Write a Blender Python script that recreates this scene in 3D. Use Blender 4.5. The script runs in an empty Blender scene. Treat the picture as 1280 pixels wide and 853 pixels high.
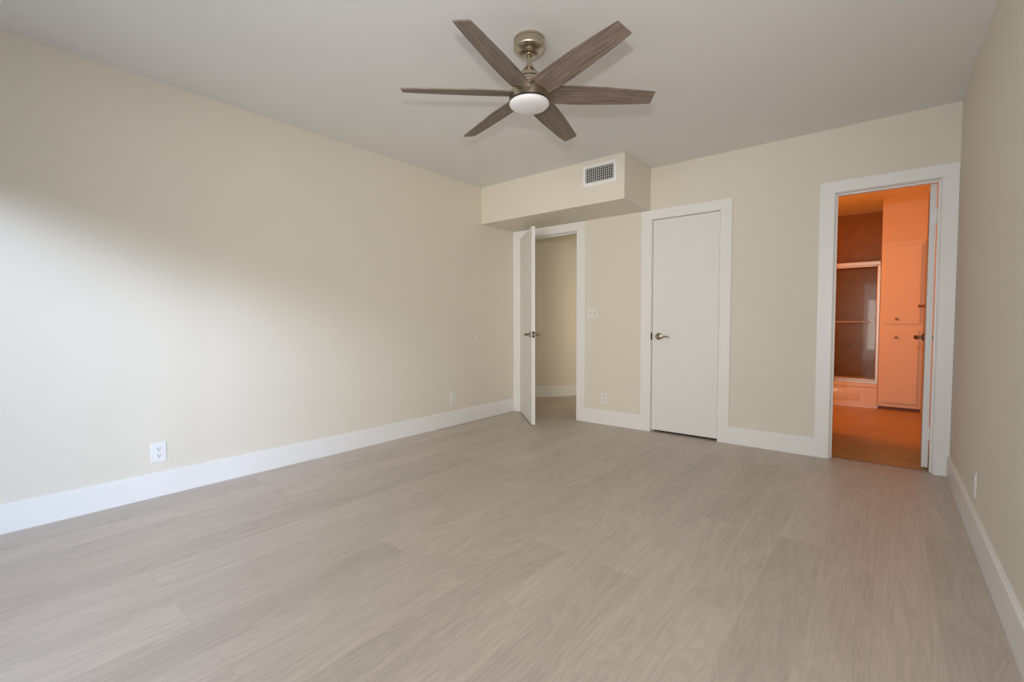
import bpy, bmesh, math
from mathutils import Vector, Matrix

# ------------------------------------------------------------------ camera
S = bpy.context.scene
COL = S.collection
PI = math.pi
CAM = Vector((-0.3448, -4.1684, 1.0310))
YAW, PITCH, ROLL, FPX = -0.68087, -0.04157, -0.002274, 577.92
F = Vector((math.sin(YAW) * math.cos(PITCH), math.cos(YAW) * math.cos(PITCH), math.sin(PITCH)))
R = Vector((math.cos(YAW), -math.sin(YAW), 0)); U = R.cross(F)
R2 = R * math.cos(ROLL) + U * math.sin(ROLL); U2 = U * math.cos(ROLL) - R * math.sin(ROLL)
cd = bpy.data.cameras.new('camera'); cam = bpy.data.objects.new('camera', cd); COL.objects.link(cam)
M = Matrix((R2, U2, -F)).transposed().to_4x4(); M.translation = CAM
cam.matrix_world = M
cd.sensor_width = 36; cd.sensor_fit = 'HORIZONTAL'; cd.lens = FPX / 1280 * 36
cd.clip_start = 0.02; cd.clip_end = 100
S.camera = cam

# ------------------------------------------------------------------ exposure, world, lights
S.view_settings.view_transform = 'Standard'
S.view_settings.look = 'None'
S.view_settings.gamma = 1
S.view_settings.use_curve_mapping = False
S.view_settings.exposure = -0.06

W = bpy.data.worlds.new('world'); S.world = W; W.use_nodes = True
bg = W.node_tree.nodes['Background']
bg.inputs['Color'].default_value = (0.50, 0.72, 1.0, 1); bg.inputs['Strength'].default_value = 0.9

def area(name, loc, rot, sx, sy, power, color, spread=180):
    d = bpy.data.lights.new(name, 'AREA'); d.shape = 'RECTANGLE'; d.size = sx; d.size_y = sy
    d.energy = power; d.color = color; d.spread = math.radians(spread)
    o = bpy.data.objects.new(name, d); COL.objects.link(o); o.location = loc; o.rotation_euler = rot
    return o
# daylight in through the sliding glass door in the front wall, behind the camera:
# general daylight, an added fill thrown deep onto the back wall, and a brighter strip of low sky
def aim(o, t):
    o.rotation_euler = (Vector(t) - o.location).to_track_quat('-Z', 'Y').to_euler()
    return o
aim(area('door_daylight', (-1.15, -5.25, 1.0), (0, 0, 0), 1.9, 1.9, 9.5, (1.0, 1.0, 0.97), 110), (-2.4, 0, 1.0))
aim(area('back_wall_fill', (0.6, -9.0, 0.9), (0, 0, 0), 3.0, 1.6, 40, (1.0, 0.88, 0.76), 70), (-2.0, -1.0, 1.3))  # added fill that brightens the back wall
aim(area('low_sky', (2.2, -7.0, 2.70), (0, 0, 0), 1.4, 0.40, 92, (0.63, 0.75, 1.0), 70), (-3.2, -4.0, 1.2))
# the flash on top of the camera: it throws the crisp pale fan shadows on the ceiling
aim(area('camera_flash', (-0.37, -4.18, 1.29), (0, 0, 0), 0.08, 0.05, 16.0, (1.0, 0.97, 0.92), 150), (-1.9, -1.6, 1.7))
# bathroom vanity lamp (very warm) and an added, unseen fill panel for the hallway
area('vanity_lamp', (-1.75, 1.42, 1.55), (0, -math.radians(80), math.radians(25)), 0.2, 0.5, 22, (1.0, 0.245, 0.02))
area('hall_fill', (-2.66, 1.4, 1.15), (0, PI / 2, 0), 1.7, 1.1, 6, (1.0, 0.88, 0.64))  # added upright panel, spreads even light over the hallway wall

# ------------------------------------------------------------------ helpers
def bm_new(): return bmesh.new()
def add_box(bm, x0, x1, y0, y1, z0, z1, bev=0.0, seg=2):
    b = bmesh.new()
    bmesh.ops.create_cube(b, size=1)
    for v in b.verts:
        v.co = Vector(((x0 + x1) / 2 + v.co.x * (x1 - x0), (y0 + y1) / 2 + v.co.y * (y1 - y0), (z0 + z1) / 2 + v.co.z * (z1 - z0)))
    if bev > 0:
        bmesh.ops.bevel(b, geom=b.edges[:], offset=bev, segments=seg, profile=0.5, affect='EDGES')
    me = bpy.data.meshes.new('tmp'); b.to_mesh(me); b.free(); bm.from_mesh(me); bpy.data.meshes.remove(me)
    return bm
def add_lathe(bm, prof, n=48, axis='z', at=(0, 0, 0), cap=True):
    rings = []
    for r, h in prof:
        ring = []
        for i in range(n):
            a = 2 * PI * i / n
            c, s = r * math.cos(a), r * math.sin(a)
            p = (c, s, h) if axis == 'z' else ((h, c, s) if axis == 'x' else (c, h, -s))
            ring.append(bm.verts.new((p[0] + at[0], p[1] + at[1], p[2] + at[2])))
        rings.append(ring)
    for k in range(len(rings) - 1):
        for i in range(n):
            j = (i + 1) % n
            bm.faces.new((rings[k][i], rings[k][j], rings[k + 1][j], rings[k + 1][i]))
    if cap:
        bm.faces.new(rings[0][::-1]); bm.faces.new(rings[-1])
    return bm
def add_tube(bm, pts, radii, n=14, flat=1.0, flat_axis=None):
    pts = [Vector(p) for p in pts]
    if not isinstance(radii, (list, tuple)): radii = [radii] * len(pts)
    rings = []
    ref = Vector(flat_axis) if flat_axis else Vector((0, 0, 1))
    for i, p in enumerate(pts):
        t = (pts[min(i + 1, len(pts) - 1)] - pts[max(i - 1, 0)]).normalized()
        if abs(t.dot(ref)) > .95: ref = Vector((1, 0, 0)) if abs(t.x) < .9 else Vector((0, 1, 0))
        a = (ref - t * ref.dot(t)).normalized(); b = t.cross(a)
        rings.append([bm.verts.new(p + a * math.cos(2 * PI * k / n) * radii[i] * flat + b * math.sin(2 * PI * k / n) * radii[i]) for k in range(n)])
    for k in range(len(rings) - 1):
        for i in range(n):
            j = (i + 1) % n
            bm.faces.new((rings[k][i], rings[k][j], rings[k + 1][j], rings[k + 1][i]))
    bm.faces.new(rings[0][::-1]); bm.faces.new(rings[-1])
    return bm
def add_prism(bm, poly, h0, h1, plane='xy'):
    """closed polygon extruded along the third axis"""
    def P(a, b, h): return {'xy': (a, b, h), 'xz': (a, h, b), 'yz': (h, a, b)}[plane]
    lo = [bm.verts.new(P(a, b, h0)) for a, b in poly]; hi = [bm.verts.new(P(a, b, h1)) for a, b in poly]
    n = len(poly)
    for i in range(n):
        j = (i + 1) % n
        bm.faces.new((lo[i], lo[j], hi[j], hi[i]))
    bm.faces.new(lo[::-1]); bm.faces.new(hi)
    return bm
def obj(name, bm, m, parent=None, smooth=False, loc=None, rot=None):
    bmesh.ops.recalc_face_normals(bm, faces=bm.faces[:])
    me = bpy.data.meshes.new(name); bm.to_mesh(me); bm.free()
    me.materials.append(m)
    o = bpy.data.objects.new(name, me); COL.objects.link(o)
    if smooth:
        me.shade_smooth()
        try: me.set_sharp_from_angle(angle=math.radians(35))
        except Exception: pass
    if parent: o.parent = parent
    if loc is not None: o.location = loc
    if rot is not None: o.rotation_euler = rot
    return o
def empty(name, loc=(0, 0, 0), rot=(0, 0, 0)):
    o = bpy.data.objects.new(name, None); COL.objects.link(o); o.location = loc; o.rotation_euler = rot
    o.empty_display_size = .05
    return o
def tag(o, label, cat, group=None, kind=None):
    o['label'] = label; o['category'] = cat
    if group: o['group'] = group
    if kind: o['kind'] = kind
    return o
def struct(o, label, cat): return tag(o, label, cat, kind='structure')
def copy_tree(o, parent=None):
    c = o.copy(); COL.objects.link(c)
    if parent: c.parent = parent
    for ch in list(o.children): copy_tree(ch, c)
    return c

# ------------------------------------------------------------------ materials
def mat(name, col, rough=.5, metal=0., spec=.5, bump=None, coat=0.):
    m = bpy.data.materials.new(name); m.use_nodes = True
    nt = m.node_tree; b = nt.nodes['Principled BSDF']
    b.inputs['Base Color'].default_value = (*col, 1); b.inputs['Roughness'].default_value = rough
    b.inputs['Metallic'].default_value = metal; b.inputs['Specular IOR Level'].default_value = spec
    b.inputs['Coat Weight'].default_value = coat
    if bump:
        sc, st, dist = bump
        tc = nt.nodes.new('ShaderNodeTexCoord'); n = nt.nodes.new('ShaderNodeTexNoise')
        n.inputs['Scale'].default_value = sc; n.inputs['Detail'].default_value = 4
        bp = nt.nodes.new('ShaderNodeBump'); bp.inputs['Strength'].default_value = st; bp.inputs['Distance'].default_value = dist
        nt.links.new(tc.outputs['Object'], n.inputs['Vector']); nt.links.new(n.outputs['Fac'], bp.inputs['Height'])
        nt.links.new(bp.outputs['Normal'], b.inputs['Normal'])
        # faint mottling of the paint itself
        mx = nt.nodes.new('ShaderNodeMix'); mx.data_type = 'RGBA'
        n2 = nt.nodes.new('ShaderNodeTexNoise'); n2.inputs['Scale'].default_value = 3.0
        mx.inputs[6].default_value = (*[c * .985 for c in col], 1); mx.inputs[7].default_value = (*[min(1, c * 1.012) for c in col], 1)
        nt.links.new(tc.outputs['Object'], n2.inputs['Vector']); nt.links.new(n2.outputs['Fac'], mx.inputs[0])
        nt.links.new(mx.outputs[2], b.inputs['Base Color'])
    return m

WALL = mat('wall_paint', (.80, .745, .65), .75, bump=(160, .10, .002), spec=.3)
CEIL = mat('ceiling_paint', (.84, .83, .815), .9, bump=(120, .12, .002), spec=.2)
TRIM = mat('trim_paint', (.90, .89, .88), .38, bump=(30, .03, .001))
DOOR = mat('door_paint', (.86, .85, .835), .42, bump=(26, .04, .001))
PLAST = mat('white_plastic', (.88, .88, .88), .3, bump=(50, .01, .0005))
NICKEL = mat('brushed_nickel', (.38, .32, .24), .28, metal=1.)
def brush(m):
    nt = m.node_tree; b_ = nt.nodes['Principled BSDF']; b_.inputs['Anisotropic'].default_value = .8
    tg = nt.nodes.new('ShaderNodeTangent'); tg.direction_type = 'RADIAL'; tg.axis = 'Z'
    nt.links.new(tg.outputs[0], b_.inputs['Tangent']); return m
FANMETAL = brush(mat('fan_brushed_nickel', (.54, .47, .37), .27, metal=1.))
BRONZE = mat('aged_brass', (.30, .22, .14), .35, metal=1.)
DARK = mat('recess_shade', (.015, .015, .017), .6)  # near black painted in for the shade inside recesses
DARKM = mat('dark_metal', (.06, .05, .045), .45, metal=.6)
SEAM = mat('dark_ring', (.03, .03, .03), .5)
OPAL = mat('opal_glass', (.86, .85, .87), .25, coat=.3)
TUB = mat('tub_enamel', (.86, .82, .77), .12)
CAB = mat('cabinet_paint', (.82, .76, .68), .45, bump=(40, .03, .001))
ALUM = mat('aluminium', (.66, .62, .55), .42, metal=1.)
VENTG = mat('vent_blade_paint', (.52, .53, .52), .5)
KICK = mat('toe_kick_shadow_brown', (.16, .09, .05), .5)  # brown darkened to stand for the shadow beneath the cabinet
ALMOND = mat('almond_plastic', (.85, .825, .785), .35, bump=(50, .01, .0005))
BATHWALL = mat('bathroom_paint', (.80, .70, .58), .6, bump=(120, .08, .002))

def node(nt, t, **kw):
    n = nt.nodes.new(t)
    for k, v in kw.items(): setattr(n, k, v)
    return n
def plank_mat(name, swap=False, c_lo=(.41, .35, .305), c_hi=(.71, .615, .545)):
    """vinyl planks running along Y (or X when swapped): tone per plank, long grain, fine seams"""
    m = bpy.data.materials.new(name); m.use_nodes = True; nt = m.node_tree; L = nt.links.new
    b = nt.nodes['Principled BSDF']
    tc = node(nt, 'ShaderNodeTexCoord'); sep = node(nt, 'ShaderNodeSeparateXYZ'); L(tc.outputs['Object'], sep.inputs[0])
    cmb = node(nt, 'ShaderNodeCombineXYZ')
    a, c = ('Y', 'X') if not swap else ('X', 'Y')
    L(sep.outputs[a], cmb.inputs['X']); L(sep.outputs[c], cmb.inputs['Y'])
    br = node(nt, 'ShaderNodeTexBrick'); br.offset = .37; br.offset_frequency = 2
    br.inputs['Scale'].default_value = 1; br.inputs['Brick Width'].default_value = 1.22; br.inputs['Row Height'].default_value = .18
    br.inputs['Mortar Size'].default_value = .0009; br.inputs['Mortar Smooth'].default_value = .3; br.inputs['Bias'].default_value = 0
    br.inputs['Color1'].default_value = (0, 0, 0, 1); br.inputs['Color2'].default_value = (1, 1, 1, 1); br.inputs['Mortar'].default_value = (.5, .5, .5, 1)
    L(cmb.outputs[0], br.inputs['Vector'])
    # shift the grain per plank so that it does not run across the seams
    sh = node(nt, 'ShaderNodeVectorMath', operation='MULTIPLY_ADD')
    L(br.outputs['Color'], sh.inputs[0]); sh.inputs[1].default_value = (7.3, 3.1, 5.7); L(cmb.outputs[0], sh.inputs[2])
    mp = node(nt, 'ShaderNodeMapping'); mp.inputs['Scale'].default_value = (2.2, 62, 1); L(sh.outputs[0], mp.inputs['Vector'])
    g1 = node(nt, 'ShaderNodeTexNoise'); g1.inputs['Scale'].default_value = 1.6; g1.inputs['Detail'].default_value = 7; g1.inputs['Roughness'].default_value = .62; g1.inputs['Distortion'].default_value = .6
    L(mp.outputs[0], g1.inputs['Vector'])
    mp2 = node(nt, 'ShaderNodeMapping'); mp2.inputs['Scale'].default_value = (.55, 3.6, 1); L(sh.outputs[0], mp2.inputs['Vector'])
    wv = node(nt, 'ShaderNodeTexNoise'); wv.inputs['Scale'].default_value = 2.1; wv.inputs['Detail'].default_value = 3; wv.inputs['Distortion'].default_value = 1.4
    L(mp2.outputs[0], wv.inputs['Vector'])
    sn = node(nt, 'ShaderNodeMath', operation='MULTIPLY'); L(wv.outputs['Fac'], sn.inputs[0]); sn.inputs[1].default_value = 60
    sn2 = node(nt, 'ShaderNodeMath', operation='SINE'); L(sn.outputs[0], sn2.inputs[0])
    # sum: .5 plank tone, grain, cathedral figure
    def ma(x, k, add):
        n = node(nt, 'ShaderNodeMath', operation='MULTIPLY_ADD'); L(x, n.inputs[0]); n.inputs[1].default_value = k
        if isinstance(add, float): n.inputs[2].default_value = add
        else: L(add, n.inputs[2])
        return n.outputs[0]
    s = ma(br.outputs['Color'], .26, -.20)
    s = ma(g1.outputs['Fac'], .78, s)
    s = ma(sn2.outputs[0], .085, s)
    s = ma(wv.outputs['Fac'], .52, s)
    mx = node(nt, 'ShaderNodeMix', data_type='RGBA', clamp_factor=True); L(s, mx.inputs[0])
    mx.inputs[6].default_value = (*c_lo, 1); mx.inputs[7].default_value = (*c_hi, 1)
    mx2 = node(nt, 'ShaderNodeMix', data_type='RGBA'); 
    k = node(nt, 'ShaderNodeMath', operation='MULTIPLY'); L(br.outputs['Fac'], k.inputs[0]); k.inputs[1].default_value = .14
    L(k.outputs[0], mx2.inputs[0]); L(mx.outputs[2], mx2.inputs[6]); mx2.inputs[7].default_value = (.17, .14, .115, 1)
    L(mx2.outputs[2], b.inputs['Base Color'])
    rr = ma(g1.outputs['Fac'], .12, .36); L(rr, b.inputs['Roughness'])
    b.inputs['Specular IOR Level'].default_value = .5
    bp = node(nt, 'ShaderNodeBump'); bp.inputs['Strength'].default_value = .06; bp.inputs['Distance'].default_value = .002
    L(g1.outputs['Fac'], bp.inputs['Height']); L(bp.outputs['Normal'], b.inputs['Normal'])
    return m
FLOOR = plank_mat('vinyl_plank_floor')
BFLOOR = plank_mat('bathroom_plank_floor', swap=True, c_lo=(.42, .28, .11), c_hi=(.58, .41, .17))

def blade_mat():
    m = bpy.data.materials.new('weathered_oak_blade'); m.use_nodes = True; nt = m.node_tree; L = nt.links.new
    b = nt.nodes['Principled BSDF']; b.inputs['Roughness'].default_value = .5
    tc = node(nt, 'ShaderNodeTexCoord'); mp = node(nt, 'ShaderNodeMapping'); mp.inputs['Scale'].default_value = (3, 60, 8)
    L(tc.outputs['Object'], mp.inputs['Vector'])
    n = node(nt, 'ShaderNodeTexNoise'); n.inputs['Scale'].default_value = 2; n.inputs['Detail'].default_value = 6; n.inputs['Distortion'].default_value = .5
    L(mp.outputs[0], n.inputs['Vector'])
    r = node(nt, 'ShaderNodeValToRGB'); r.color_ramp.elements[0].position = .3; r.color_ramp.elements[1].position = .72
    r.color_ramp.elements[0].color = (.125, .088, .070, 1); r.color_ramp.elements[1].color = (.285, .215, .178, 1)
    L(n.outputs['Fac'], r.inputs[0]); L(r.outputs[0], b.inputs['Base Color'])
    return m
BLADE = blade_mat()
BLADE_EDGE = mat('blade_edge', (.30, .25, .19), .6)

def tile_mat():
    m = bpy.data.materials.new('brown_tile'); m.use_nodes = True; nt = m.node_tree; L = nt.links.new
    b = nt.nodes['Principled BSDF']; b.inputs['Roughness'].default_value = .28
    tc = node(nt, 'ShaderNodeTexCoord'); sep = node(nt, 'ShaderNodeSeparateXYZ'); cmb = node(nt, 'ShaderNodeCombineXYZ')
    L(tc.outputs['Object'], sep.inputs[0])
    ad = node(nt, 'ShaderNodeMath', operation='ADD'); L(sep.outputs['X'], ad.inputs[0]); L(sep.outputs['Y'], ad.inputs[1])
    L(ad.outputs[0], cmb.inputs['X']); L(sep.outputs['Z'], cmb.inputs['Y'])
    br = node(nt, 'ShaderNodeTexBrick'); br.offset = 0
    br.inputs['Scale'].default_value = 1; br.inputs['Brick Width'].default_value = .108; br.inputs['Row Height'].default_value = .108
    br.inputs['Mortar Size'].default_value = .0015
    br.inputs['Color1'].default_value = (.36, .20, .055, 1); br.inputs['Color2'].default_value = (.39, .22, .065, 1); br.inputs['Mortar'].default_value = (.34, .19, .055, 1)
    L(cmb.outputs[0], br.inputs['Vector'])
    n = node(nt, 'ShaderNodeTexNoise'); n.inputs['Scale'].default_value = 9; L(tc.outputs['Object'], n.inputs['Vector'])
    mx = node(nt, 'ShaderNodeMix', data_type='RGBA', blend_type='MULTIPLY'); mx.inputs[0].default_value = .35
    L(br.outputs['Color'], mx.inputs[6]); L(n.outputs['Fac'], mx.inputs[7]); L(mx.outputs[2], b.inputs['Base Color'])
    bp = node(nt, 'ShaderNodeBump'); bp.inputs['Strength'].default_value = .3; bp.inputs['Distance'].default_value = .002; bp.invert = True
    L(br.outputs['Fac'], bp.inputs['Height']); L(bp.outputs['Normal'], b.inputs['Normal'])
    return m
TILE = tile_mat()
def glass_mat(name='clear_glass', rough=.02, tint=(.96, .975, .97), ior=1.5):
    m = bpy.data.materials.new(name); m.use_nodes = True; nt = m.node_tree; L = nt.links.new
    nt.nodes.remove(nt.nodes['Principled BSDF']); out = nt.nodes['Material Output']
    tr = node(nt, 'ShaderNodeBsdfTransparent'); tr.inputs[0].default_value = (*tint, 1)
    gl = node(nt, 'ShaderNodeBsdfGlossy'); gl.inputs['Roughness'].default_value = rough
    fr = node(nt, 'ShaderNodeFresnel'); ge = node(nt, 'ShaderNodeNewGeometry'); mr = node(nt, 'ShaderNodeMapRange'); mr.inputs['To Min'].default_value = ior; mr.inputs['To Max'].default_value = 1 / ior
    L(ge.outputs['Backfacing'], mr.inputs['Value']); L(mr.outputs[0], fr.inputs['IOR'])
    mx = node(nt, 'ShaderNodeMixShader'); L(fr.outputs[0], mx.inputs[0]); L(tr.outputs[0], mx.inputs[1]); L(gl.outputs[0], mx.inputs[2])
    L(mx.outputs[0], out.inputs[0]); return m
GLASS = glass_mat()
SHGLASS = glass_mat('shower_glass', .035, (.90, .93, .92), 1.27)

# ------------------------------------------------------------------ measures (metres; x right, y towards the door wall, z up)
XL = -3.689; YB = -5.0; ZC = 2.44; T = .12
A1, A2, A3 = -3.589, -2.847, -2.749
B0, B1, B2, B3 = -2.147, -2.049, -1.4525, -1.361
C0, C1, C2 = -.754, -.661, -.083
ZH, ZT, ZB, TK = 1.970, 2.054, .1445, .018
SOX, SOY, SOZ = -2.0685, -.5516, 2.057
BY = 2.75      # plane of tub apron, shower door and cabinet
AY = 3.50      # tiled back wall of the tub alcove

# ------------------------------------------------------------------ shell
struct(obj('floor', add_box(bm_new(), XL - .0, 0.0, YB, .055, -.05, 0), FLOOR), 'greyish beige vinyl plank floor of the empty bedroom', 'floor')
struct(obj('ceiling', add_box(bm_new(), XL, 0, YB, 0, ZC, ZC + .1), CEIL), 'plain white painted bedroom ceiling carrying the fan', 'ceiling')
struct(obj('wall_left', add_box(bm_new(), XL - .12, XL, YB - .12, 0, -.05, ZC + .1), WALL), 'long cream wall on the left with two outlets', 'wall')
struct(obj('wall_right', add_box(bm_new(), 0, .12, YB - .12, 0, -.05, ZC + .1), WALL), 'cream wall on the right edge, grey in its own shade', 'wall')
DX0, DX1, DZ1 = -2.50, -.06, 2.03     # sliding glass door opening in the wall behind the camera
b = bm_new()
add_box(b, XL, DX0, YB - .12, YB, -.05, ZC + .1); add_box(b, DX1, 0, YB - .12, YB, -.05, ZC + .1)
add_box(b, DX0, DX1, YB - .12, YB, DZ1, ZC + .1); add_box(b, DX0, DX1, YB - .12, YB, -.05, 0)
struct(obj('wall_front', b, WALL), 'cream wall behind the camera around the glass door', 'wall')
J = .022       # jamb thickness
b = bm_new()
for x0, x1 in ((XL, A1 - J + .004), (A2 + J - .004, B1 - J + .004), (B2 + J - .004, C1 - J + .004), (C2 + J - .004, 0)):
    add_box(b, x0, x1, 0, T, -.05, ZC + .1)
for x0, x1 in ((A1 - J + .004, A2 + J - .004), (B1 - J + .004, B2 + J - .004), (C1 - J + .004, C2 + J - .004)):
    add_box(b, x0, x1, 0, T, ZH + J - .004, ZC + .1)
struct(obj('wall_back', b, WALL), 'cream far wall holding the three doorways', 'wall')
b = bm_new(); add_box(b, XL, SOX, SOY, 0, SOZ, ZC, bev=.004)
struct(obj('wall_soffit', b, WALL), 'boxed cream duct soffit above the open entry door with the air vent', 'soffit')

# baseboards
def base_prof(d): # depth outwards, height
    return [(0, 0), (d, 0), (d, ZB - .006), (d - .005, ZB), (0, ZB)]
def baseboard(name, p0, p1, label):
    """run from p0 to p1, the room on the right hand of the run"""
    p0 = Vector((*p0, 0)); p1 = Vector((*p1, 0)); d = (p1 - p0).normalized(); n = Vector((d.y, -d.x, 0))
    bm = bm_new(); pr = base_prof(.016)
    lo = [bm.verts.new(p0 + n * a + Vector((0, 0, h))) for a, h in pr]; hi = [bm.verts.new(p1 + n * a + Vector((0, 0, h))) for a, h in pr]
    for i in range(5):
        j = (i + 1) % 5; bm.faces.new((lo[i], lo[j], hi[j], hi[i]))
    bm.faces.new(lo[::-1]); bm.faces.new(hi)
    return struct(obj(name, bm, TRIM), label, 'baseboard')
baseboard('baseboard_left', (XL, YB), (XL, -.0), 'tall white baseboard along the left wall')
baseboard('baseboard_back', (A3, 0), (B0, 0), 'white baseboard between the entry door and the closet door')
baseboard('baseboard_back.001', (B3, 0), (C0, 0), 'white baseboard between the closet door and the bathroom doorway')
baseboard('baseboard_right', (0, 0), (0, YB), 'white baseboard along the right wall')
baseboard('baseboard_front', (DX0 - .06, YB), (XL, YB), 'white baseboard behind the camera')

# casings and jambs
def doorway(name, x0, x1, o0, o1, label, stop_y, stop=True):
    r = empty(name, ((x0 + x1) / 2, 0, 0)); cx = (x0 + x1) / 2
    struct(r, label, 'door frame')
    bv = .0025
    obj('side_casing', add_box(bm_new(), o0 - cx, x0 - cx, -TK, 0, 0, ZH, bev=bv), TRIM, r)
    obj('side_casing', add_box(bm_new(), x1 - cx, o1 - cx, -TK, 0, 0, ZH, bev=bv), TRIM, r)
    obj('head_casing', add_box(bm_new(), o0 - cx, o1 - cx, -TK, 0, ZH, ZT, bev=bv), TRIM, r)
    j = bm_new(); e = .004
    add_box(j, x0 - cx - J + e, x0 - cx + e, 0, T, 0, ZH - e); add_box(j, x1 - cx - e, x1 - cx + J - e, 0, T, 0, ZH - e)
    add_box(j, x0 - cx - J + e, x1 - cx + J - e, 0, T, ZH - e, ZH + J - e)
    obj('jamb', j, TRIM, r)
    if stop:
        s = bm_new(); w = .011
        add_box(s, x0 - cx + e, x0 - cx + e + w, stop_y, stop_y + .034, 0, ZH - e - w); add_box(s, x1 - cx - e - w, x1 - cx - e, stop_y, stop_y + .034, 0, ZH - e - w)
        add_box(s, x0 - cx + e, x1 - cx - e, stop_y, stop_y + .034, ZH - e - w, ZH - e)
        obj('door_stop', s, TRIM, r)
    return r, cx
tr1, cx1 = doorway('trim_1', A1, A2, XL + .002, A3, 'white casing around the open entry doorway on the left', .045)
tr2, cx2 = doorway('trim_2', B1, B2, B0, B3, 'white casing around the closed closet door in the middle', .045)
tr3, cx3 = doorway('trim_3', C1, C2, C0, -.001, 'white casing around the bathroom doorway at the right corner', .035)

# ------------------------------------------------------------------ door hardware
def lever(parent, x, z, y, side, toward, M_=None, name='door_handle'):
    """rosette + wave lever on a door face. face at local y, pointing along side (+1/-1 in y), lever runs along toward (+1/-1 in x)"""
    m = M_ or NICKEL
    prof = [(.0325, 0), (.0325, .004), (.030, .008), (.020, .011), (.0125, .014), (.0115, .040), (.0135, .046), (.0135, .058), (.010, .061)]
    bm = bm_new(); add_lathe(bm, [(r, side * h) for r, h in prof], 32, axis='y', at=(0, 0, 0))
    h = obj(name, bm, m, parent, smooth=True, loc=(x, y, z))
    pts = []; rad = []
    for i in range(15):
        t = i / 14
        pts.append((toward * t * .108, side * (.052 - .012 * t), -.002 - .010 * math.sin(t * PI * .9) + .012 * max(0, math.sin((t - .35) * PI * 1.5)) - .006 * max(0, t - .85) / .15))
        rad.append(.0105 - .0045 * t)
    bm = bm_new(); add_tube(bm, pts, rad, 12, flat=1.0)
    obj('lever', bm, m, h, smooth=True)
    return h
def hinge(parent, x, y, z, m=TRIM, dx=.0, dy=.0, leaf=None):
    bm = bm_new()
    for k in range(5):
        add_lathe(bm, [(.0062, -.044 + k * .0178), (.0070, -.0435 + k * .0178), (.0070, -.0275 + k * .0178), (.0062, -.027 + k * .0178)], 16, at=(0, 0, 0))
    add_lathe(bm, [(.003, .045), (.005, .047), (.002, .051)], 12)
    if leaf:
        add_box(bm, *leaf, -.044, .044)
    return obj('hinge', bm, m, parent, smooth=True, loc=(x, y, z))

# ---- entry door, standing open into the room (leaf local x from the hinge, thickness along local +y)
ang = -math.radians(43.0)
d1 = struct(empty('door_1', (A1 + .004, -.024, 0), (0, 0, ang)), 'white flush entry door standing half open into the room', 'door')
LW = .735; LT = .035
obj('door_leaf', add_box(bm_new(), .003, LW, 0, LT, .012, ZH - .012, bev=.0015), DOOR, d1)
lever(d1, LW - .062, .905, 0, -1, -1); lever(d1, LW - .062, .905, LT, 1, -1)
lp = obj('latch_plate', add_box(bm_new(), LW - .0005, LW + .0015, .005, .030, .875, .935), DARKM, d1)
obj('latch_bolt', add_box(bm_new(), LW, LW + .009, .011, .024, .895, .915, bev=.003), NICKEL, lp)
for z in (.26, 1.72): hinge(d1, .0, -.004, z, leaf=(-.012, .012, .004, .010))

# ---- closet door, closed, hinged on its right
d2 = struct(empty('door_2', (B2 - .006, .001, 0)), 'closed white flush closet door between two casings', 'door')
W2 = (B2 - B1) - .0155
obj('door_leaf', add_box(bm_new(), -W2, 0, 0, LT, .020, ZH - .009, bev=.0015), DOOR, d2)
lever(d2, -W2 + .062, .893, 0, -1, 1)
obj('latch_plate', add_box(bm_new(), -W2 - .0035, -W2 - .0002, .000, .022, .865, .921), DARKM, d2)
for z in (.26, 1.72): hinge(d2, .0035, -.0065, z)
obj('strike_plate', add_box(bm_new(), B1 - cx2 + .0025, B1 - cx2 + .0055, -.0185, .03, .862, .926), DARKM, tr2)
# strike plate on the entry jamb
sp = obj('strike_plate', add_box(bm_new(), A2 - cx1 - .0055, A2 - cx1 - .0035, .008, .038, .875, .94), NICKEL, tr1)

# ---- bathroom door, open into the bathroom, seen along its thin hinge edge
d3 = struct(empty('door_3', (C2 - .012, .118, 0), (0, 0, math.radians(-2.0))), 'white bathroom door swung open inwards, seen edge on', 'door')
W3 = .570
# leaf runs along local +y, thickness towards -x
obj('door_leaf', add_box(bm_new(), -LT - .005, -.005, -.012, W3 - .012, .012, ZH - .010, bev=.0015), DOOR, d3)
def lever_x(parent, xf, side, y, z):
    h = lever(parent, 0, 0, 0, 1, side, M_=BRONZE)      # built facing +y, turned to face x, lever running back to the hinge
    h.rotation_euler = (0, 0, -side * PI / 2); h.location = (xf, y, z)
    return h
lever_x(d3, -LT - .005, -1, W3 - .075, .905); lever_x(d3, -.005, 1, W3 - .075, .905)
for z in (.25, 1.74): hinge(d3, .0, -.008, z, leaf=(-.030, .010, -.0055, -.0035))
# strike on the left jamb of the bathroom doorway
obj('strike_plate', add_box(bm_new(), C1 - cx3 + .0035, C1 - cx3 + .0055, .075, .105, .875, .94), NICKEL, tr3)

# ------------------------------------------------------------------ closet behind door 2
b = bm_new()
add_box(b, B1 - .3, B1 - .2, T, .72, -.05, ZC + .1); add_box(b, B2 + .2, B2 + .3, T, .72, -.05, ZC + .1)
add_box(b, B1 - .2, B2 + .2, .62, .72, -.05, ZC + .1); add_box(b, B1 - .2, B2 + .2, T, .62, ZC, ZC + .1)
struct(obj('wall_closet', b, WALL), 'closet walls behind the closed door', 'wall')
struct(obj('floor_closet', add_box(bm_new(), B1 - .2, B2 + .2, .055, .62, -.05, 0), DARK), 'closet floor coloured near black as shade behind the gap under the closed door', 'floor')  # black colour stands for the shade inside the closet

# ------------------------------------------------------------------ hallway beyond the entry door
hp = [(-5.05, .30), (-4.45, .62), (-4.08, .955), (-3.84, 1.19), (-3.72, 1.40), (-3.52, 1.95), (-3.45, 2.6)]
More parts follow.
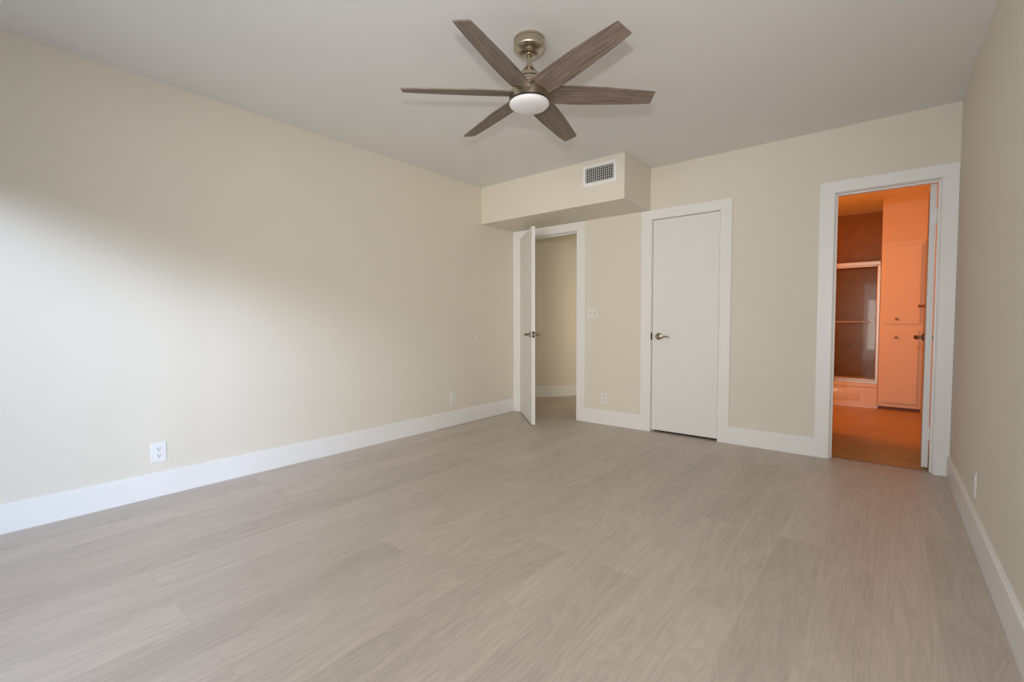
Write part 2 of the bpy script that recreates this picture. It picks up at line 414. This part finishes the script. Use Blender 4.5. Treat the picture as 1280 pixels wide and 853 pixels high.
# smooth the line a little
def smooth(p, n=6):
    out = []
    for i in range(len(p) - 1):
        p0 = p[max(i - 1, 0)]; p1 = p[i]; p2 = p[i + 1]; p3 = p[min(i + 2, len(p) - 1)]
        for k in range(n):
            t = k / n
            out.append(tuple(.5 * ((2 * p1[a]) + (-p0[a] + p2[a]) * t + (2 * p0[a] - 5 * p1[a] + 4 * p2[a] - p3[a]) * t * t + (-p0[a] + 3 * p1[a] - 3 * p2[a] + p3[a]) * t ** 3) for a in (0, 1)))
    out.append(p[-1]); return out
hs = smooth(hp)
def ribbon(pts, d0, d1, z0, z1):
    bm = bm_new(); A = []; n = len(pts)
    for i, p in enumerate(pts):
        t = (Vector(pts[min(i + 1, n - 1)]) - Vector(pts[max(i - 1, 0)])).normalized(); nn = Vector((t.y, -t.x))
        q0 = Vector(p) + nn * d0; q1 = Vector(p) + nn * d1
        A.append([bm.verts.new((*q, z)) for q, z in ((q0, z0), (q1, z0), (q1, z1), (q0, z1))])
    for i in range(n - 1):
        for k in range(4):
            l = (k + 1) % 4; bm.faces.new((A[i][k], A[i][l], A[i + 1][l], A[i + 1][k]))
    bm.faces.new(A[0][::-1]); bm.faces.new(A[-1]); return bm
struct(obj('wall_hall', ribbon(hs, -.1, 0, -.05, ZC + .1), WALL, smooth=True), 'tan curved hallway wall seen through the open entry door', 'wall')
struct(obj('baseboard_hall', ribbon(hs, 0, .016, 0, ZB), TRIM, smooth=True), 'white baseboard along the hallway wall', 'baseboard')
b = bm_new()
add_box(b, -2.62, -2.52, T, 2.7, -.05, ZC + .1); add_box(b, -5.2, -2.52, 2.6, 2.7, -.05, ZC + .1); add_box(b, -5.2, XL - .12, -.1, T, -.05, ZC + .1); add_box(b, -5.2, -5.1, 0, 2.7, -.05, ZC + .1)
add_box(b, XL - .12, XL, 0, T, -.05, ZC + .1)
struct(obj('wall_hall.001', b, WALL), 'hallway side walls out of sight past the entry doorway', 'wall')
struct(obj('floor_hall', add_box(bm_new(), -5.1, -2.62, .055, 2.6, -.05, 0), FLOOR), 'vinyl plank floor of the hallway beyond the entry door', 'floor')
struct(obj('ceiling_hall', add_box(bm_new(), -5.1, -2.62, T, 2.6, ZC, ZC + .1), CEIL), 'hallway ceiling beyond the entry door', 'ceiling')

# ------------------------------------------------------------------ bathroom
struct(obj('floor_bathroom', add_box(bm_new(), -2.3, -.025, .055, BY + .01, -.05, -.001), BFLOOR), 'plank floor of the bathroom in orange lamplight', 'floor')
struct(obj('ceiling_bathroom', add_box(bm_new(), -2.3, -.025, T, AY, ZC, ZC + .1), CEIL), 'bathroom ceiling in orange lamplight', 'ceiling')
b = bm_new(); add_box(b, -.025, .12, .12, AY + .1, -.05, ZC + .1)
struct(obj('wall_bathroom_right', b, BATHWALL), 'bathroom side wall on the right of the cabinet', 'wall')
b = bm_new(); add_box(b, -1.15, -.95, T, 1.10, -.05, ZC + .1); add_box(b, -2.4, -2.3, .72, AY + .1, -.05, ZC + .1); add_box(b, -2.3, -1.15, 1.0, 1.10, -.05, ZC + .1)
struct(obj('wall_bathroom_left', b, BATHWALL), 'bathroom partition hidden behind the doorway casing', 'wall')
b = bm_new(); add_box(b, -2.3, -.025, AY, AY + .1, -.05, ZC + .1); add_box(b, -2.3, -1.95, BY, AY, -.05, ZC + .1)
struct(obj('wall_shower', b, TILE), 'brown tiled wall behind the shower door', 'tiled wall')
b = bm_new(); add_box(b, -.409, -.025, BY, AY, -.001, ZC)
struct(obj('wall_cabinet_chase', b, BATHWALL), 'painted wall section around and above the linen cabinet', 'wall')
struct(obj('trim_4', add_box(bm_new(), C1 + .004, C2 - .004, .040, .070, 0, .004, bev=.0015), BRONZE), 'thin dark threshold strip across the bathroom doorway', 'threshold')

# linen cabinet
lc = tag(empty('linen_cabinet', (-.2, BY, 0)), 'tall painted linen cabinet with two doors beside the shower', 'cabinet')
b = bm_new(); ox = .2
add_box(b, -.405 + ox, -.029 + ox, -.020, -.0005, .035, 1.94, bev=.002)
obj('face_frame', b, CAB, lc)
obj('toe_kick', add_box(bm_new(), -.405 + ox, -.029 + ox, -.006, -.0005, 0, .035), KICK, lc)
for (x0, x1, z0, z1, kz) in ((-.372, -.060, .995, 1.885, 1.052), (-.368, -.066, .085, .925, .842)):
    dr = obj('cabinet_door', add_box(bm_new(), x0 + ox, x1 + ox, -.040, -.020, z0, z1, bev=.003), CAB, lc)
    bm = bm_new(); add_lathe(bm, [(.006, 0), (.006, -.010), (.013, -.016), (.015, -.022), (.011, -.028), (.003, -.030)], 24, axis='y')
    obj('knob', bm, BRONZE, dr, smooth=True, loc=(-.258 + ox, -.040, kz))

# bathtub
tb = tag(empty('bathtub', (-1.16, BY, 0)), 'enamelled alcove bathtub below the glass shower door', 'bathtub')
# outer body with a hollow basin
x0, x1, y0, y1, zt = -.785, .748, .0, AY - BY - .003, .285
b = bm_new()
def ring(bm, x0, x1, y0, y1, z, r, n=8):
    vs = []
    for cx, cy, a0 in ((x1 - r, y0 + r, -PI / 2), (x1 - r, y1 - r, 0), (x0 + r, y1 - r, PI / 2), (x0 + r, y0 + r, PI)):
        for k in range(n + 1):
            a = a0 + PI / 2 * k / n; vs.append(bm.verts.new((cx + r * math.cos(a), cy + r * math.sin(a), z)))
    return vs
rings = [ring(b, x0, x1, y0 + .012, y1, 0, .004), ring(b, x0, x1, y0 + .012, y1, zt - .05, .004), ring(b, x0, x1, y0, y1, zt - .04, .006),
         ring(b, x0, x1, y0, y1, zt - .006, .006), ring(b, x0 + .006, x1 - .006, y0 + .006, y1 - .006, zt, .006),
         ring(b, x0 + .08, x1 - .08, y0 + .075, y1 - .06, zt, .10), ring(b, x0 + .10, x1 - .10, y0 + .09, y1 - .075, zt - .03, .10),
         ring(b, x0 + .16, x1 - .18, y0 + .12, y1 - .10, .07, .10), ring(b, x0 + .22, x1 - .26, y0 + .17, y1 - .15, .05, .08)]
for k in range(len(rings) - 1):
    n = len(rings[k])
    for i in range(n): b.faces.new((rings[k][i], rings[k][(i + 1) % n], rings[k + 1][(i + 1) % n], rings[k + 1][i]))
b.faces.new(rings[0][::-1]); b.faces.new(rings[-1])
obj('basin', b, TUB, tb, smooth=True)
ap = obj('apron_panel', add_box(bm_new(), x0 + .12, x1 - .16, .004, .013, .075, .200, bev=.004, seg=3), TUB, tb, smooth=True)

# shower door
sd = tag(empty('shower_door', (-1.16, BY + .035, zt)), 'framed sliding glass shower door standing on the bathtub rim', 'shower door')
h = 1.735 - zt
b = bm_new(); add_box(b, x0, x1, -.030, .030, h - .048, h, bev=.006, seg=3); obj('top_rail', b, ALUM, sd)
b = bm_new(); add_box(b, x0, x1, -.030, .030, 0, .030, bev=.004); add_box(b, x0, x1, -.004, .004, .030, .048); obj('bottom_track', b, ALUM, sd)
for xs_ in (x0, x1 - .028): obj('side_jamb', add_box(bm_new(), xs_, xs_ + .028, -.026, .026, .030, h - .048, bev=.003), ALUM, sd)
for (xa, xb, yy) in ((-.10, .712, -.014), (x0 + .03, .04, .014)):
    p = obj('glass_panel', add_box(bm_new(), xa, xb, yy - .003, yy + .003, .045, h - .050), SHGLASS, sd)
    f = bm_new(); add_box(f, xa, xb, yy - .006, yy + .006, .034, .050, bev=.001); add_box(f, xa, xb, yy - .006, yy + .006, h - .062, h - .046, bev=.001)
    obj('panel_rail', f, ALUM, p)
zz = 1.022 - zt
b = bm_new(); add_tube(b, [(-.06, -.055, zz), (.20, -.055, zz), (.44, -.055, zz), (.665, -.055, zz)], .007, 12)
for xk in (-.04, .655): add_tube(b, [(xk, -.055, zz), (xk, -.017, zz)], .006, 10)
obj('towel_bar', b, ALUM, sd, smooth=True)

# towel hook on the right bathroom wall
th = tag(empty('towel_holder', (-.025, 2.1, 1.185)), 'dark metal towel holder on the bathroom wall right of the cabinet', 'towel holder')
b = bm_new(); add_lathe(b, [(.024, 0), (.024, -.006), (.014, -.010), (.009, -.014), (.009, -.066), (.012, -.070), (.004, -.075)], 24, axis='x'); obj('post', b, BRONZE, th, smooth=True)
b = bm_new(); add_tube(b, [(-.062, -.004, 0), (-.062, .15, 0), (-.062, .30, 0)], .006, 12); obj('rod', b, BRONZE, th, smooth=True)
b = bm_new(); add_lathe(b, [(.024, 0), (.024, -.006), (.009, -.014), (.009, -.066)], 24, axis='x', at=(0, .30, 0)); obj('post', b, BRONZE, th, smooth=True)

# ------------------------------------------------------------------ ceiling fan
FX, FY = -1.766, -2.272
fan = tag(empty('ceiling_fan', (FX, FY, ZC)), 'six blade ceiling fan with brushed nickel motor and grey brown blades', 'ceiling fan')
def zc(z): return z - ZC
b = bm_new(); add_lathe(b, [(.076, 0), (.078, -.004), (.078, -.012), (.0765, -.0125), (.0765, -.014), (.078, -.0145), (.078, -.046), (.0755, -.050), (.066, -.060), (.050, -.070), (.034, -.076), (.018, -.078)], 64)
obj('canopy', b, FANMETAL, fan, smooth=True)
b = bm_new(); add_lathe(b, [(.024, -.072), (.024, -.080), (.019, -.087), (.0125, -.091)], 32); obj('canopy_ring', b, FANMETAL, fan, smooth=True)
b = bm_new(); add_lathe(b, [(.0125, -.08), (.0125, -.180)], 32); obj('downrod', b, FANMETAL, fan, smooth=True)
b = bm_new(); add_lathe(b, [(.018, -.128), (.020, -.130), (.021, -.140), (.030, -.148), (.049, -.170), (.054, -.178), (.054, -.190)], 64); obj('rod_cover', b, FANMETAL, fan, smooth=True)
b = bm_new(); add_lathe(b, [(.0515, -.1890), (.0515, -.1960)], 64); obj('cover_seam', b, SEAM, fan)
b = bm_new(); add_lathe(b, [(.054, -.195), (.055, -.208), (.062, -.225), (.074, -.235), (.074, -.262)], 64); obj('motor_top', b, FANMETAL, fan, smooth=True)
b = bm_new(); add_lathe(b, [(.060, -.262), (.098, -.263), (.102, -.267), (.102, -.306), (.098, -.309)], 72); obj('motor_housing', b, FANMETAL, fan, smooth=True)
b = bm_new(); add_lathe(b, [(.099, -.308), (.103, -.309), (.103, -.313), (.099, -.314)], 72); obj('light_ring', b, SEAM, fan, smooth=True)
b = bm_new(); add_lathe(b, [(.100, -.313), (.101, -.318), (.098, -.325), (.088, -.332), (.066, -.338), (.036, -.341), (.010, -.342)], 72); obj('light_diffuser', b, OPAL, fan, smooth=True)
BZ = 2.173 - ZC
def blade_bm():
    bm = bm_new(); n = 16; th = .0055
    def hw(t): # half widths along the blade, t 0..1 : (ccw, cw)
        w = .046 + .030 * math.sin(PI * min(1, t * 1.0) ** .62) ** .8 * .62 - .006 * t
        return w
    r0, r1 = .055, .632; rows = []
    for i in range(n + 1):
        t = i / n; r = r0 + (r1 - r0) * t; w = hw(t)
        rows.append([bm.verts.new((r, w, th / 2)), bm.verts.new((r, -w, th / 2)), bm.verts.new((r, -w, -th / 2)), bm.verts.new((r, w, -th / 2))])
    for i in range(n):
        for k in range(4):
            l = (k + 1) % 4; bm.faces.new((rows[i][k], rows[i][l], rows[i + 1][l], rows[i + 1][k]))
    bm.faces.new(rows[0][::-1]); bm.faces.new(rows[-1])
    return bm
me0 = None
for k in range(6):
    a = math.radians(-77.25 + 60 * k)
    if me0 is None:
        bl = obj('fan_blade', blade_bm(), BLADE, fan); me0 = bl.data
        me0.materials.append(BLADE_EDGE)
        br_me = None
    else:
        bl = bpy.data.objects.new('fan_blade', me0); COL.objects.link(bl); bl.parent = fan
    bl.rotation_mode = 'XYZ'; bl.rotation_euler = (math.radians(-14.4), 0, a); bl.location = (0, 0, BZ)
    b = bm_new(); add_box(b, .050, .098, -.020, .020, .0028, .0075, bev=.001)
    for xx, yy in ((.085, -.012), (.085, .012)): add_lathe(b, [(.004, .0075), (.003, .0095)], 10, at=(xx, yy, 0))
    obj('blade_bracket', b, NICKEL, bl)

# ------------------------------------------------------------------ air register on the soffit
rx0, rx1, rz0, rz1 = -2.455, -2.137, 2.213, 2.393
vx, vz = (rx0 + rx1) / 2, (rz0 + rz1) / 2; hw_, hh = (rx1 - rx0) / 2, (rz1 - rz0) / 2
ven = tag(empty('air_vent', (vx, SOY, vz)), 'white metal air supply vent with dark openings on the soffit', 'air vent')
iw, ih = .134, .062
b = bm_new()
for (a0, a1, c0, c1) in ((-hw_, hw_, ih, hh), (-hw_, hw_, -hh, -ih), (-hw_, -iw, -ih, ih), (iw, hw_, -ih, ih)): add_box(b, a0, a1, -.008, -.0005, c0, c1)
add_box(b, -iw - .006, -iw, -.013, -.006, -ih - .006, ih + .006); add_box(b, iw, iw + .006, -.013, -.006, -ih - .006, ih + .006)
add_box(b, -iw, iw, -.013, -.006, ih, ih + .006); add_box(b, -iw, iw, -.013, -.006, -ih - .006, -ih)
obj('vent_frame', b, TRIM, ven)
obj('duct_shade_sheet', add_box(bm_new(), -iw, iw, -.0015, -.0008, -ih, ih), DARK, ven)  # flat black sheet painted as the shade inside the duct
nf = 14
for i in range(nf):
    xx = -iw + (i + .5) * 2 * iw / nf
    bm = add_box(bm_new(), -.0009, .0009, -.0105, -.0055, -ih, ih)
    obj('vertical_fin', bm, TRIM, ven, loc=(xx, 0, 0))
for i in range(6):
    z = -ih + (i + .5) * 2 * ih / 6
    bm = add_box(bm_new(), -iw, iw, -.0050, -.0020, -.0028, .0028)
    obj('horizontal_fin', bm, VENTG, ven, loc=(0, 0, z))

# ------------------------------------------------------------------ outlets and switch (built facing -y, turned to their wall)
def plate(w, h_):
    bm = bm_new(); r0 = .0
    pts = [(-w / 2, 0), (w / 2, 0)]
    add_box(bm, -w / 2, w / 2, -.006, -.0003, -h_ / 2, h_ / 2, bev=.0025, seg=3)
    return bm
def make_outlet(PLAST=PLAST):
    o = empty('wall_outlet')
    obj('cover_plate', plate(.0762, .1175), PLAST, o)
    for s in (-1, 1):
        bm = bm_new(); rr = .0172; poly = []
        for i in range(32):
            a = 2 * PI * i / 32; poly.append((rr * math.cos(a), max(-.0135, min(.0135, rr * math.sin(a))) + s * .0195))
        add_prism(bm, poly, -.0085, -.0055, 'xz')
        rc = obj('receptacle', bm, PLAST, o)
        sl = bm_new(); zc_ = s * .0195
        add_box(sl, -.0078, -.0052, -.0090, -.0084, zc_ - .0005, zc_ + .0085); add_box(sl, .0052, .0078, -.0090, -.0084, zc_ + .0005, zc_ + .0080)
        add_lathe(sl, [(.0030, -.0084), (.0030, -.0090)], 12, axis='y', at=(0, 0, zc_ - .0065))
        obj('socket_holes', sl, DARK, rc)
    bm = bm_new(); add_lathe(bm, [(.0035, -.0055), (.0035, -.0068), (.002, -.0072)], 14, axis='y'); obj('screw', bm, PLAST, o, smooth=True)
    return o
o1 = make_outlet(); o1.location = (XL, -3.38, .262); o1.rotation_euler = (0, 0, PI / 2)
tag(o1, 'white duplex wall outlet nearest on the left wall, large in view', 'outlet')
o2 = make_outlet(ALMOND); o2.rotation_euler = (0, 0, PI / 2); o2.location = (XL, -.98, .271); tag(o2, 'small white duplex outlet on the left wall near the entry door', 'outlet')
o3 = copy_tree(o2); o3.location = (-2.53, 0, .262); o3.rotation_euler = (0, 0, 0); tag(o3, 'white duplex outlet low between entry door and closet door', 'outlet')
o4 = copy_tree(o2); o4.location = (0, -1.12, .262); o4.rotation_euler = (0, 0, -PI / 2); tag(o4, 'white duplex outlet on the shaded right wall', 'outlet')
sw = tag(empty('light_switch', (-2.664, 0, 1.115)), 'white two toggle light switch beside the entry door casing', 'light switch')
obj('switch_plate', plate(.1155, .1175), ALMOND, sw)
for s in (-1, 1):
    bm = bm_new(); add_box(bm, -.0055, .0055, -.0068, -.0055, -.0125, .0125); 
    cl = obj('toggle_collar', bm, VENTG, sw, loc=(s * .023, 0, 0))
    bm = bm_new(); add_prism(bm, [(-.0055, -.006), (-.0055, .006), (-.016, .011), (-.017, .005)], -.0035, .0035, 'yz')
    obj('toggle', bm, ALMOND, cl)
wb = bm_new(); add_lathe(wb, [(.030, .0003), (.030, .003), (.026, .006), (.014, .008), (.012, .0055), (.002, .005)], 32, axis='x')
tag(obj('wall_bumper', wb, WALL, smooth=True, loc=(XL, -.616, .859)), 'small round doorknob bumper on the left wall beside the entry door', 'wall bumper')

# ------------------------------------------------------------------ sliding glass door behind the camera
wd = struct(empty('window_1', ((DX0 + DX1) / 2, YB - .06, 0)), 'white framed sliding glass door behind the camera', 'window')
hw2 = (DX1 - DX0) / 2
b = bm_new(); fr = .045
add_box(b, -hw2, -hw2 + fr, -.055, .055, 0, DZ1); add_box(b, hw2 - fr, hw2, -.055, .055, 0, DZ1); add_box(b, -hw2, hw2, -.055, .055, DZ1 - fr, DZ1); add_box(b, -hw2, hw2, -.055, .055, 0, .02)
add_box(b, -.025, .025, -.02, .02, .02, DZ1 - fr)
obj('window_frame', b, TRIM, wd)
obj('glass_pane', add_box(bm_new(), -hw2 + fr, -.025, -.003, .003, .02, DZ1 - fr), GLASS, wd)
obj('glass_pane', add_box(bm_new(), .025, hw2 - fr, -.003, .003, .02, DZ1 - fr), GLASS, wd)
b = bm_new(); add_box(b, DX1, -.001, YB, YB + TK, 0, DZ1 + .06); add_box(b, DX0 - .06, DX0, YB, YB + TK, 0, DZ1 + .06); add_box(b, DX0, DX1, YB, YB + TK, DZ1, DZ1 + .06)
struct(obj('trim_5', b, TRIM), 'white casing around the sliding glass door', 'window frame')
